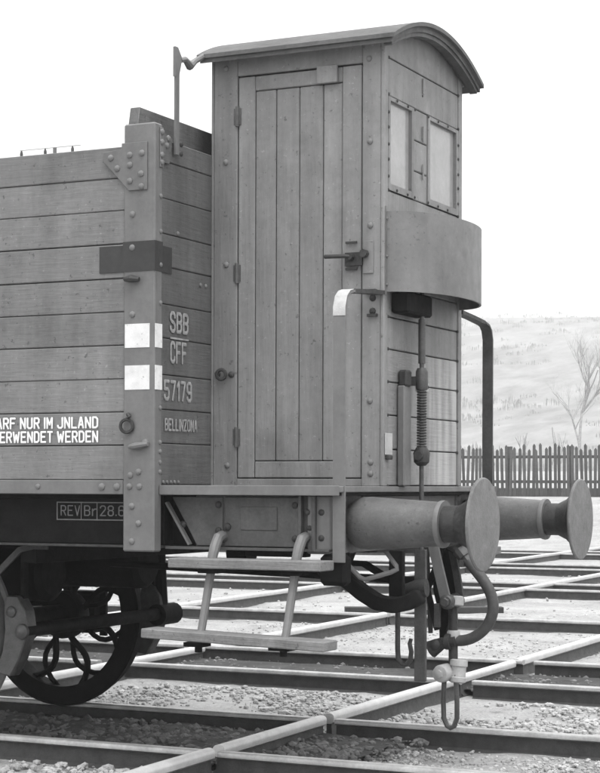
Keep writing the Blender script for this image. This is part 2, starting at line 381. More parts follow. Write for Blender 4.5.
rail_x(4.62, -20, 14, .02, 'fourth rail from the front, with dark ballast before it', cg(CR[:2], .05))
rail_x(9.2, -34, 22, 0, 'dark lone rail crossing the pale ground behind the coupling', cg(CR, .05))
for y, lab in ((14.7, 'rail just beyond the lone dark one, seen below the far buffer'), (16.2, 'far rail paired with the one seen below the far buffer'),
               (20.8, 'distant rail in the second most distant track'), (22.4, 'distant rail farther along in the second most distant track'),
               (27.6, 'nearer rail of the most distant track'), (29.2, 'most distant rail of the yard')):
    rail_x(y, -60, 30, 0, lab)
HP = [(-.05, -.15), (.05, -.15), (.020, -.12), (.014, -.03), (-.014, -.03), (-.020, -.12)]
HH = [(-.015, -.055), (.015, -.055), (.034, -.042), (.037, -.018), (.033, -.002), (.022, .008), (.008, .0115), (-.008, .0115), (-.022, .008), (-.033, -.002), (-.037, -.018), (-.034, -.042)]
def rail_y(x, y0, y1, label, cuts, skew):
    r = empty('crossing_rail', label, 'rail', 'bright rails crossing the tracks at right angles', (x, 0, .012))
    r.rotation_euler.z = skew
    ed = [y0]+[c for q in cuts for c in (q-.055, q+.055)]+[y1]
    for i in range(0, len(ed), 2): o = MB().prism(HP, 'y', ed[i]+.01, ed[i+1]-.01).build('rail_length', RAILWEB, r, ang=45); MB().prism(HH, 'y', ed[i], ed[i+1]).build('rail_head', BRIGHT, o, ang=45)
ALLY = [-.7535, .7535, 3.19, 4.62, 9.2]
rail_y(CR[0], -5, 40, 'bright crossing rail passing in front of the hanging coupling', ALLY, R(1.6))
rail_y(CR[1]+.35, 1.0, 40, 'bright crossing rail seen behind the wooden step boards', ALLY[2:], R(2.6))
rail_y(CR[2]+.9, 1.0, 40, 'faint crossing rail farthest left, seen below the platform', ALLY[2:], R(3.4))

# timber lying on the ground behind the coupling
tb = bx('timber_beam', TIMBER, None, -.98, .98, -.09, .09, 0, .075, bevel=.006, label='dark tarred timber lying on the ground behind the air hose', category='timber')
tb.location = (-4.53, 11.28, -.135); tb.rotation_euler.z = R(28.7)

# ================================================================== WAGON
W = empty('goods_wagon', 'grey wooden open goods wagon with brakeman cab on its end platform', 'goods wagon')
XL = -7.2                                               # other end of the body
YS = 1.194
# --- side walls
zs = [1.462, 1.645, 1.82, 1.995, 2.171, 2.347, 2.525, 2.706, 2.883, 3.054, 3.22]
for s in (-1, 1):
    ya, yb = sorted((s*(YS-.052), s*(YS-.075)))
    sw = MB().box(XL+.05, -1.10, ya, yb, 1.40, 3.20).build('side_wall', BLACK, W)
    for i in range(10):
        dy = random.uniform(-.003, .003)
        ya, yb = sorted((s*(YS+dy), s*(YS-.05)))
        bx('plank', PAINT, sw, XL+.2, -1.206, ya, yb, zs[i]+random.uniform(.001, .0035), zs[i+1]-random.uniform(.001, .0035), bevel=.004)
    ya, yb = sorted((s*(YS+.006), s*(YS-.045)))
    bx('sill_rail', PAINTM, W, XL, -1.215, ya, yb, 1.386, 1.461, bevel=.004)
    # corner post
    ya, yb = sorted((s*(YS+.014), s*(YS-.066)))
    bx('corner_post', PAINTM, W, -1.212, -1.022, ya, yb, 1.087, 3.33, bevel=.008)
    bx('corner_post', PAINTM, W, XL, XL+.19, ya, yb, 1.087, 3.33, bevel=.008)
    for x in (-3.2, -5.2): bx('side_post', PAINTM, W, x-.07, x+.07, *sorted((s*(YS+.05), s*(YS+.012))), 1.10, 3.20, bevel=.006)
    ya, yb = sorted((s*(YS+.016), s*(YS+.024)))
    MB().prism([(-1.335, 3.19), (-1.335, 3.145), (-1.175, 2.978), (-1.065, 2.978), (-1.065, 3.23), (-1.22, 3.23), (-1.22, 3.20)], 'y', ya, yb).build('gusset_plate', PAINTM, W, .002)
# rivets on the near corner post
rv = MB(); N = (0, -1, 0); yg = -(YS+.024)
for x, z in ((-1.285, 3.158), (-1.245, 3.10), (-1.168, 3.165), (-1.095, 3.17), (-1.168, 3.112), (-1.10, 3.062), (-1.168, 3.028), (-1.098, 2.995)): rv.rivet((x, yg, z), N, .021)
yp = -(YS+.014)
for x, z in ((-1.157, 2.855), (-1.157, 2.68), (-1.155, 2.33), (-1.165, 1.487), (-1.115, 1.505), (-1.17, 1.428), (-1.11, 1.428), (-1.155, 1.325), (-1.115, 1.235), (-1.155, 1.14)): rv.rivet((x, yp, z), N, .021)
for x in (-1.345, -1.252): rv.rivet((x, -(YS+.006), 1.426), N, .024)
for x in [-1.75-.5*i for i in range(10)]: rv.rivet((x, -(YS+.006), 1.426), N, .018)
rv.build('post_rivets', RIVET, W, kind='stuff')
# lashing ring, latch and bolt hooks on the post
mb = MB(); mb.torus((-1.178, -1.226, 1.745), (.25, -1, 0), .034, .009, 18, 6); mb.tube([(-1.178, -1.20, 1.80), (-1.165, -1.235, 1.805), (-1.155, -1.235, 1.79)], .011, 7)
mb.build('lashing_ring', IRON, W)
mb = MB(); mb.tube([(-1.165, -1.22, 1.635), (-1.12, -1.23, 1.64), (-1.05, -1.225, 1.65)], [.012, .019, .012], 8); mb.rivet((-1.075, -1.208, 1.655), N, .026); mb.build('latch', PAINTM, W)
mb = MB(); mb.tube([(-1.195, -1.222, 2.515), (-1.15, -1.234, 2.515), (-1.105, -1.226, 2.51)], [.012, .020, .013], 8); mb.build('latch', IRON, W)
# painted marks: dark block, white bars
bx('dark_paint_block', DARKP, W, -1.366, -1.206, -(YS+.006), -(YS+.0035), 2.555, 2.695, bevel=0)
bx('dark_paint_block', DARKP, W, -1.213, -1.0215, -(YS+.017), -(YS+.0145), 2.555, 2.712, bevel=0)
bx('dark_paint_block', DARKP, W, -1.0215, -1.019, -(YS+.017), -(YS-.066), 2.555, 2.712, bevel=0)
bx('dark_paint_block', DARKP, W, -1.034, -1.0295, -1.127, -1.015, 2.555, 2.695, bevel=0)
for a, b in ((2.155, 2.28), (1.935, 2.062)):
    bx('white_paint_mark', WHITE, W, -1.200, -1.050, -(YS+.017), -(YS+.0145), a, b, bevel=0)
    bx('white_paint_mark', WHITE, W, -1.0215, -1.019, -(YS+.010), -(YS-.062), a, b, bevel=0)
text('lettering', 'DARF NUR IM JNLAND', LETTER, W, (-2.07, -YS-.005, 1.735), ROT_SIDE, .064, .70, .58)
text('lettering', 'VERWENDET WERDEN', LETTER, W, (-2.045, -YS-.005, 1.660), ROT_SIDE, .064, .675, .58)

# --- end walls
ez = [1.436, 1.656, 1.835, 2.018, 2.212, 2.391, 2.589, 2.762, 2.948, 3.144, 3.262]
ew = MB().box(-1.10, -1.085, -1.12, 1.12, 1.42, 3.25).build('end_wall', BLACK, W)
for i in range(10):
    d = random.uniform(-.003, .003)
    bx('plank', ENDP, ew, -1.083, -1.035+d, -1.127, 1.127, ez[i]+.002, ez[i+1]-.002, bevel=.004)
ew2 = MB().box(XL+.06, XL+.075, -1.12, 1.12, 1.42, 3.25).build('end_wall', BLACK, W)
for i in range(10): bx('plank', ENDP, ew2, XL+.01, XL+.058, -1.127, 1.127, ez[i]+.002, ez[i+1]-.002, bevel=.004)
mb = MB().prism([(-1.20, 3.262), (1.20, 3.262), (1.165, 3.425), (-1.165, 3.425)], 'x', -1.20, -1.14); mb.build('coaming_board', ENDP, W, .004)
bx('floor', BLACK, W, XL+.1, -1.11, -1.11, 1.11, 1.36, 1.40)
# end plate with rivets
bx('end_plate', PAINTM, W, -1.0215, -1.014, -1.165, -1.131, 3.10, 3.31, bevel=.002)
MB().prism([(-1.129, 3.13), (-1.129, 3.29), (-1.03, 3.27), (-1.06, 3.13)], 'x', -1.031, -1.020).build('end_plate', ENDP, W, .002)
rv = MB(); NX = (1, 0, 0)
for y, z in ((-1.15, 3.285), (-1.075, 3.265), (-1.15, 3.232), (-1.09, 3.225)): rv.rivet((-1.020 if y > -1.12 else -1.014, y, z), NX, .02)
for y, z in ((-1.15, 3.165), (-1.15, 3.125)): rv.rivet((-1.014, y, z), NX, .02)
for z in (2.95, 2.765, 2.59, 2.39, 1.84, 1.66, 1.612, 1.555, 1.505): rv.rivet((-1.0215, -1.148, z), NX, .016)
for y, z in ((-.70, 2.53), (-.64, 2.53), (-.95, 2.78)): rv.rivet((-1.032, y, z), NX, .014)
for y in (-1.10, -1.06, -1.02, -.98, -.94): rv.rivet((-1.030, y, 1.452), NX, .012)
rv.build('end_rivets', RIVET, W, kind='stuff')
XT = -1.029
text('lettering', 'SBB', LETTERD, W, (XT, -1.035, 2.245), ROT_END, .115, .20, .58)
bx('lettering_rule', LETTERD, W, XT-.001, XT+.001, -1.03, -.835, 2.212, 2.222, bevel=0)
text('lettering', 'CFF', LETTERD, W, (XT, -1.03, 2.082), ROT_END, .12, .175, .58)
text('lettering', '57179', LETTERD, W, (XT, -1.095, 1.882), ROT_END, .112, .30, .58)
text('lettering', 'BELLINZONA', LETTERD, W, (XT, -1.085, 1.722), ROT_END, .068, .35, .6)

# roof stay: flat bar on the end wall with arm to the cab roof
mb = MB(); mb.strap([(-1.012, -1.0, 3.19), (-1.012, -1.0, 3.70)], (0, 1, 0), .036, .012); mb.build('stay_bar', PAINTM, W)
mb = MB(); mb.prism([(-1.03, 3.76), (-1.00, 3.76), (-.955, 3.71), (-.985, 3.62), (-1.03, 3.60)], 'x', -1.018, -1.004)
mb.tube([(-1.012, -.965, 3.70), (-1.02, -.90, 3.72), (-1.03, -.83, 3.70), (-1.04, -.76, 3.74), (-1.04, -.66, 3.79)], [.014, .016, .024, .017, .016], 8)
mb.build('stay_bracket', PAINTM, W)
mb = MB(); [mb.rivet((-1.006, -.965, z), NX, .018) for z in (3.25, 3.20)]; mb.build('stay_bolts', IRON, W, kind='stuff')
mb = MB(); mb.torus((-.955, -.60, 2.045), (0.2, -1, 0), .026, .010, 14, 6); mb.rivet((-.99, -.575, 2.05), N, .022); mb.rivet((-.905, -.575, 2.045), N, .022); mb.build('tie_hook', IRON, W)

# --- brakeman cab
CY = .573
core = MB().box(-1.005, -.03, -CY+.055, CY-.055, 1.44, 3.80).build('cab_lining', BLACK, W)
for s in (-1, 1):
    def yy(a, b): return sorted((s*(CY-a), s*(CY-b)))
    bx('cab_stile', PAINTV, W, -1.02, -.874, *yy(0, .05), 1.432, 3.815, bevel=.004)
    bx('cab_stile', PAINTV, W, -.123, -.014, *yy(0, .05), 1.432, 3.815, bevel=.004)
    bx('cab_corner_angle', PAINTV, W, -.0135, .006, *yy(-.006, .05), 1.434, 3.82, bevel=.004)
    bx('cab_corner_angle', PAINTV, W, -1.034, -1.0205, *yy(-.004, .05), 1.434, 3.82, bevel=.003)
    bx('cab_head_rail', PAINTV, W, -.873, -.124, *yy(.002, .05), 3.682, 3.812, bevel=.003)
    bx('cab_sill', PAINTV, W, -.873, -.124, *yy(.002, .05), 1.433, 1.472, bevel=.003)
    ya, yb = yy(.03, .052)
    door = MB().box(-.869, -.128, ya, yb, 1.476, 3.676).build('cab_door', BLACK, W)
    for a, b in ((-.868, -.767), (-.241, -.130)): bx('stile', PAINTV, door, a, b, *yy(.004, .032), 1.478, 3.674, bevel=.004)
    bx('top_rail', PAINTV, door, -.766, -.242, *yy(.005, .032), 3.593, 3.673, bevel=.004)
    bx('kick_board', PAINTV, door, -.762, -.242, *yy(.005, .032), 1.478, 1.566, bevel=.004)
    px = [-.766, -.640, -.500, -.358, -.242]
    for i in range(4): bx('plank', PAINTV, door, px[i]+.002, px[i+1]-.002, *yy(.010+random.uniform(-.002, .002), .032), 1.570, 3.590, bevel=.005)
    for z in (3.46, 2.60, 1.70):
        mb = MB(); ym = s*(CY+.004)
        mb.tube([(-.872, ym, z-.055), (-.872, ym, z+.055)], .012, 8); mb.box(-.895, -.852, *sorted((s*(CY+.003), s*(CY-.006))), z-.045, z+.045); mb.build('hinge', FRAME, door)
# door latch, near side
mb = MB(); mb.tube([(-.315, -.63, 2.655), (-.20, -.632, 2.652), (-.175, -.615, 2.65)], .011, 8); mb.tube([(-.175, -.56, 2.65), (-.175, -.625, 2.65)], .018, 8)
mb.box(-.215, -.115, -.592, -.574, 2.605, 2.675); mb.tube([(-.10, -.575, 2.665), (-.10, -.615, 2.665)], .022, 8); mb.build('door_latch', IRON, W)
mb = MB(); mb.box(-.215, -.15, -.585, -.574, 2.725, 2.735); mb.box(-.215, -.15, -.585, -.574, 2.583, 2.595); mb.build('latch_guides', IRON, W)
mb = MB(); mb.box(-.115, -.055, -.58, -.5745, 2.56, 2.735); mb.build('latch_plate', PAINTV, W, .002)
bx('door_sign_plate', PAINTV, W, -.385, -.265, -.592, -.572, 3.59, 3.685, bevel=.003)
rv = MB()
for x, z in ((-.945, 3.73), (-.945, 3.215), (-.94, 2.65), (-.93, 1.545), (-.085, 3.70), (-.078, 3.26), (-.075, 2.815), (-.075, 1.885), (-.07, 1.56), (-.07, 1.50)): rv.rivet((x, -CY, z), N, .02)
rv.build('cab_bolts', RIVET, W, kind='stuff')
mb = MB(); mb.box(-.10, -.035, -.60, -.574, 2.455, 2.475); mb.rivet((-.06, -.574, 2.43), N, .022); mb.build('handrail_bracket', IRON, W); mb = MB(); mb.box(-.085, -.03, -.595, -.574, 2.33, 2.345); mb.rivet((-.06, -.574, 2.36), N, .022); mb.build('handrail_bracket', IRON, W)

# cab end wall at x = 0
def arch(y, top=3.972): return top-.172*(y/.67)**2
cw = MB().box(-.045, -.035, -CY+.06, CY-.06, 1.44, 3.80).build('cab_end_wall', BLACK, W)
def eb(name, m, y0, y1, z0, z1, x1=.0, **k): return bx(name, m, cw, -.034, x1, y0, y1, z0, z1, bevel=.004, **k)
yl, yr = -CY+.052, CY-.052
cz = [1.436, 1.63, 1.812, 1.989, 2.163, 2.335, 2.50, 2.665, 2.83, 3.006]
for i in range(9): eb('plank', ENDSTREAK if i < 4 else PAINTV, yl, yr, cz[i]+.003, cz[i+1]-.003, random.uniform(-.002, .002))
eb('plank', PAINTV, yl, yr, 3.512, 3.709)
pts = [(yl, 3.715), (yr, 3.715)]+[(yr+(yl-yr)*i/14, arch(yr+(yl-yr)*i/14)-.045) for i in range(15)]
MB().prism(pts, 'x', -.034, .0).build('plank', PAINTV, cw, .003)
for a, b in ((3.009, 3.165), (3.171, 3.335), (3.341, 3.508)): eb('plank', PAINTV, -.155, .045, a, b, -.003)
for (a, b) in ((yl+.003, -.160), (.05, yr-.003)):
    f = MB()
    za, zb, t, tb_ = 3.010, 3.507, .03, .035
    f.box(-.034, .004, a, a+t, za, zb); f.box(-.034, .004, b-t, b, za, zb); f.box(-.034, .0035, a+t, b-t, za, za+tb_); f.box(-.034, .0035, a+t, b-t, zb-.02, zb)
    fo = f.build('window_frame', PAINTV, cw)
    bx('pane', PANE, cw, -.024, -.016, a+t, b-t, za+tb_, zb-.02, bevel=0)
rv = MB()
for y in (yl+.004, yr-.004):
    for z in cz[:6]+[3.006, 3.08, 3.17, 3.25, 3.34, 3.42, 3.515, 3.71]: rv.rivet((.0045, y, z), NX, .011)
for y in (-.40, -.25, -.15, .05, .20, .35): rv.rivet((.0045, y, 3.02), NX, .010); rv.rivet((.0045, y, 3.50), NX, .010)
for z in (3.60, 3.36, 3.17, 2.40, 2.95): rv.lathe([(0, .006), (.004, .006)], (.0, -.03, z), 'x', 6)
rv.build('end_screws', IRON, W, kind='stuff')
for y, z in ((-.03, 3.665), (-.03, 3.40), (-.03, 3.19), (-.03, 2.33)): bx('cleat', PAINTV, W, .0022, .010, y-.006, y+.006, z-.055, z+.03, bevel=0)

# roof
n = 28; ro = MB()
def roofsheet(x0, x1, half, thick, drop=0, y0=None):
    v = []
    for x in (x0, x1):
        for i in range(n+1):
            y = -half+2*half*i/n; v += [(x, y, arch(y)-drop), (x, y, arch(y)-drop-thick)]
    k = 2*(n+1); f = []
    for i in range(n):
        a = 2*i; f += [(a, a+2, a+k+2, a+k), (a+1, a+k+1, a+k+3, a+3), (a, a+1, a+3, a+2), (a+k, a+k+2, a+k+3, a+k+1)]
    f += [(0, k, k+1, 1), (2*n, 2*n+1, k+2*n+1, k+2*n)]
    return MB().add(v, f)
roof = roofsheet(-1.075, .105, .675, .022).build('roof', ROOF, W, ang=40)
roofsheet(-1.06, .085, .662, .030, .0225).build('roof_boards', FRAME, roof, ang=40)
roofsheet(.030, .075, .64, .022, .053).build('roof_bow', FRAME, roof, ang=40)
for s in (-1, 1): bx('eave_batten', PAINTV, roof, -1.03, .01, *sorted((s*.575, s*.60)), 3.775, 3.812, bevel=.003)

# shield round the brake wheel on the cab end
b_, a_ = .55, .27; nn = 36; v = []; f = []
for i in range(nn+1):
    t = math.pi*i/nn-math.pi/2; y = b_*math.sin(t); x = .004+a_*math.cos(t)
    y2 = (b_-.012)*math.sin(t); x2 = .004+(a_-.012)*math.cos(t)
    v += [(x, y, 2.888), (x, y, 2.462), (x2, y2, 2.888), (x2, y2, 2.462)]
for i in range(nn):
    q = 4*i; f += [(q, q+4, q+5, q+1), (q+2, q+3, q+7, q+6), (q+1, q+5, q+7, q+3), (q, q+2, q+6, q+4)]
shield = MB().add(v, f).build('brake_wheel_shield', SHEET, W, ang=40)
pl = [(.0065+(a_-.013)*math.cos(math.pi*i/24-math.pi/2), (b_-.013)*math.sin(math.pi*i/24-math.pi/2)) for i in range(25)]
MB().prism(pl, 'z', 2.870, 2.880).build('lid', PAINTM, shield)
mb = MB(); mb.box(.003, .010, -.563, -.545, 2.44, 2.915); [mb.rivet((.012, -.553, z), NX, .010) for z in (2.85, 2.65, 2.5)]; mb.build('flange', PAINTM, shield)
mb = MB(); mb.torus((.13, -.10, 2.60), (0, 0, 1), .105, .012, 28, 8)
for k in range(4): mb.tube([(.13, -.10, 2.58), (.13+.105*math.cos(k*math.pi/2), -.10+.105*math.sin(k*math.pi/2), 2.60)], .01, 6)
mb.build('brake_hand_wheel', IRON, W)
bx('gear_box', BLACK, W, .005, .11, -.48, -.14, 2.355, 2.47, bevel=.012)  # coloured black for the shade under the shield
# brake spindle
SX, SY = .085, -.235
mb = MB(); mb.tube([(SX, SY, 1.05), (SX, SY, 2.60)], .013, 12); mb.tube([(SX, SY, 2.10), (SX, SY, 2.34)], .02, 12); mb.build('brake_spindle', STEEL, W)
mb = MB()
for i in range(22): mb.torus((SX, SY, 1.65+i*.0148), (0, 0, 1), .021, .007, 14, 6)
mb.build('spindle_thread', IRON, W)
mb = MB(); mb.lathe([(0, .028), (.01, .034), (.10, .034), (.12, .026)], (SX, SY, 1.955), 'z', 14); mb.box(.0, SX, SY-.02, SY+.02, 1.98, 2.03); mb.build('spindle_bearing', STEEL, W)
mb = MB(); mb.lathe([(0, .022), (.02, .042), (.07, .046), (.10, .030)], (SX, SY, 1.545), 'z', 14); mb.tube([(SX-.0, SY-.055, 1.60), (SX, SY+.055, 1.60)], .026, 10); mb.build('spindle_nut', IRON, W)
bx('spindle_bracket', IRON, W, .003, .055, -.375, -.30, 1.97, 2.06, bevel=.01)
bx('spindle_guide', PAINTM, W, .003, .045, -.385, -.285, 1.436, 1.975, bevel=.006)
bx('fixing_plate', GALV, W, .003, .009, -.11, .06, 1.962, 2.01, bevel=.001)
mb = MB(); [mb.rivet((.009, y, 1.987), NX, .014) for y in (-.08, -.02, .035)]; mb.build('fixing_bolts', IRON, W, kind='stuff')
bx('label_plate', GALV, W, .007, .013, -.565, -.47, 1.60, 1.715, bevel=.002)
bx('label_hook', IRON, W, .003, .025, -.555, -.49, 1.575, 1.598, bevel=.004)

# --- platform deck, headstock, frame
deck = MB().box(-1.018, -.0, -1.12, 1.12, 1.386, 1.400).build('platform', BLACK, W)
for i in range(7):
    x0 = -1.018+i*.1475; bx('plank', PAINTM, deck, x0+.002, x0+.1455, -1.150, 1.150, 1.402, 1.4335, bevel=.004)
for s in (-1, 1): bx('edge_strip', PAINTM, W, -1.018, .016, *sorted((s*1.151, s*1.163)), 1.385, 1.436, bevel=.003)
bx('headstock', PAINTM, W, -.20, -.07, -1.075, 1.075, 1.09, 1.384, bevel=.006)
bx('headstock', BLACK, W, XL-.05, XL+.06, -1.075, 1.075, 1.09, 1.384, bevel=.006)
for s in (-1, 1):
    bx('solebar', BLACK, W, XL+.06, -1.03, *sorted((s*1.02, s*1.09)), 1.118, 1.384, bevel=.004)
    bx('solebar_flange', IRON, W, XL+.06, -1.03, *sorted((s*1.02, s*1.135)), 1.104, 1.117, bevel=.002)
    sb = bx('platform_solebar', FRAME, W, -.86, -.201, *sorted((s*1.0, s*1.05)), 1.115, 1.384, bevel=.004)
    bx('flange', FRAME, sb, -1.02, -.07, *sorted((s*1.0, s*1.095)), 1.10, 1.1145, bevel=.002)
    bx('plate', FRAME, sb, -.68, -.235, *sorted((s*1.051, s*1.062)), 1.12, 1.375, bevel=.003)
    MB().prism([(-1.0, 1.375), (-.695, 1.375), (-.695, 1.12), (-.85, 1.12)], 'y', *sorted((s*1.051, s*1.057))).build('plate', FRAME, sb, .003)
    bx('dark_backing', BLACK, W, -1.028, -.862, *sorted((s*.95, s*1.0)), 1.12, 1.384)  # black filler in place of the dark open gap beside the gusset
    bx('cast_plate', FRAME, sb, -.585, -.375, *sorted((s*1.063, s*1.068)), 1.205, 1.325, bevel=.002)
    MB().strap([(-1.02, s*1.075, 1.345), (-.88, s*1.075, 1.125)], (0, 1, 0), .03, .012).build('gusset', PAINTM, sb)
    bx('end_bracket', FRAME, sb, -.165, -.145, *sorted((s*1.052, s*1.10)), 1.10, 1.384, bevel=.003)
    bx('end_bracket', FRAME, sb, -.245, -.228, *sorted((s*1.052, s*1.09)), 1.10, 1.384, bevel=.003)
rv = MB()
for x, z in ((-.72, 1.335), (-.72, 1.20), (-.93, 1.23), (-.275, 1.335), (-.275, 1.165), (-.20, 1.30), (-.20, 1.17), (-.12, 1.30), (-.12, 1.17)): rv.rivet((x, -1.06 if x < -.26 else -1.07, z), N, .022)
rv.build('frame_bolts', IRON, W, kind='stuff')
# revision lettering on the dark solebar
YL = -1.0935
text('lettering', 'REV', LETTERG, W, (-1.675, YL, 1.268), ROT_SIDE, .058, .125, .36)
text('lettering', 'Br', LETTERG, W, (-1.525, YL, 1.268), ROT_SIDE, .058, .08, .36)
text('lettering', '28.6', LETTERG, W, (-1.425, YL, 1.268), ROT_SIDE, .058, .155, .36)
fr = MB(); y0_, y1_ = YL-.001, YL+.001
for a, b, c, d in ((-1.70, -1.225, 1.338, 1.344), (-1.70, -1.225, 1.245, 1.251), (-1.70, -1.694, 1.251, 1.338), (-1.545, -1.54, 1.251, 1.338), (-1.445, -1.44, 1.251, 1.338)): fr.box(a, b, y0_, y1_, c, d)
fr.build('lettering_frame', LETTERG, W)

# handrails of flat bar, both sides
for s in (-1, 1):
    p = [(-.015, s*.580, 2.455), (-.015, s*.80, 2.44), (-.015, s*.97, 2.425), (-.015, s*1.03, 2.412), (-.015, s*1.066, 2.385), (-.015, s*1.088, 2.33), (-.015, s*1.088, 2.0), (-.015, s*1.088, 1.05)]
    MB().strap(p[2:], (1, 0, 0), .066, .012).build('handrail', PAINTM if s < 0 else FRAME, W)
    MB().strap([p[0], p[1], (p[2][0], p[2][1]-s*.001, p[2][2])], (1, 0, 0), .058, .022).build('handrail_arm', IRON, W)
MB().strap([(-.015, -.99, 2.432), (-.015, -1.034, 2.421), (-.015, -1.073, 2.391), (-.015, -1.0955, 2.335), (-.015, -1.0955, 2.29)], (1, 0, 0), .068, .002).build('pale_bend', LETTERW, W)  # pale strip laid over the bend of the near handrail
bx('handrail_foot', BLACK, W, -.13, .02, -1.082, -1.0, .93, 1.088, bevel=.02)

# step boards with hangers
def yzp(x, P): return [(x, y, z) for y, z in P]
bx('step_board', STEPW, W, -.885, -.018, -1.30, -1.14, 1.012, 1.062, bevel=.005)
st = bx('step_board', STEPW, W, -.515, .515, -.08, .08, -.024, .024, bevel=.005); st.location = (-.455, -1.345, .668); st.rotation_euler.y = R(1.6)
for x in (-.685, -.205):
    P = [(-1.05, 1.165), (-1.085, 1.175), (-1.125, 1.165), (-1.16, 1.12), (-1.185, 1.07), (-1.20, 1.0), (-1.30, .70), (-1.325, .66)]
    MB().tube(yzp(x, P), [.026, .027, .028, .028, .026, .023, .021, .021], 10).build('step_hanger', PAINTM, W)
    bx('hanger_clip', BLACK, W, x-.06, x+.06, -1.24, -1.16, .985, 1.010); mb = MB(); mb.box(x-.06, x+.05, -1.38, -1.29, .62, .642); mb.lathe([(0, .02), (.04, .02)], (x, -1.33, .59), 'z', 8); mb.build('hanger_clip', BLACK, W)
    mb = MB(); mb.rivet((x+.02, -1.063, 1.22), N, .026); mb.build('hanger_bolt', IRON, W)
for s in (1,):
    bx('step_board', STEPW, W, -.90, .0, 1.14, 1.30, 1.012, 1.062, bevel=.005)
    for x in (-.685, -.205): MB().tube([(x, 1.05, 1.165), (x, 1.14, 1.16), (x, 1.18, 1.06)], .024, 8).build('step_hanger', PAINTM, W)

# buffers
ZB = 1.243
def buffer(x, s, d):
    o = (x, s*.823, ZB); ax = Vector((d, 0, 0))
    h = MB().lathe([(0, .155), (.012, .155), (.0125, .10), (.02, .105), (.045, .127), (.075, .135), (.12, .1365), (.40, .119), (.485, .113), (.50, .113), (.502, .098)], o, ax, 40).build('buffer_housing', BUFH, W)
    MB().lathe([(.495, .094), (.64, .094)], o, ax, 32).build('sleeve', IRON, h)
    mb = MB().lathe([(.500, .119), (.512, .121), (.525, .119)], o, ax, 36); mb.build('collar', PAINTM, h)
    MB().lathe([(.715, .0), (.7155, .225), (.719, .235), (.728, .236), (.733, .230), (.738, .15), (.740, .0)], o, ax, 48).build('buffer_disc', BUFF, h)
    MB().lathe([(.60, .096), (.65, .12), (.69, .16), (.7145, .222)], o, ax, 40).build('disc_neck', IRON, h)
    mb = MB()
    for y, z in ((-.12, .12), (.12, .12), (-.12, -.12), (.12, -.12)): mb.rivet((x+d*.012, o[1]+y, z+ZB), ax, .024, 6)
    mb.box(*sorted((x+.001, x+d*.012)), o[1]-.15, o[1]+.15, ZB-.148, ZB+.138); mb.build('base_plate', PAINTM, h)
for s in (-1, 1): buffer(-.072, s, 1); buffer(XL-.05, s, -1)
# shunter's grip bar under the near buffer
MB().tube([(-.10, -.86, 1.10), (-.085, -.86, 1.045), (.0, -.86, .965), (.03, -.86, .955), (.17, -.86, .995), (.205, -.86, 1.012), (.20, -.86, 1.03), (.12, -.80, 1.095)], .0125, 8).build('grip_bar', PAINTM, W)

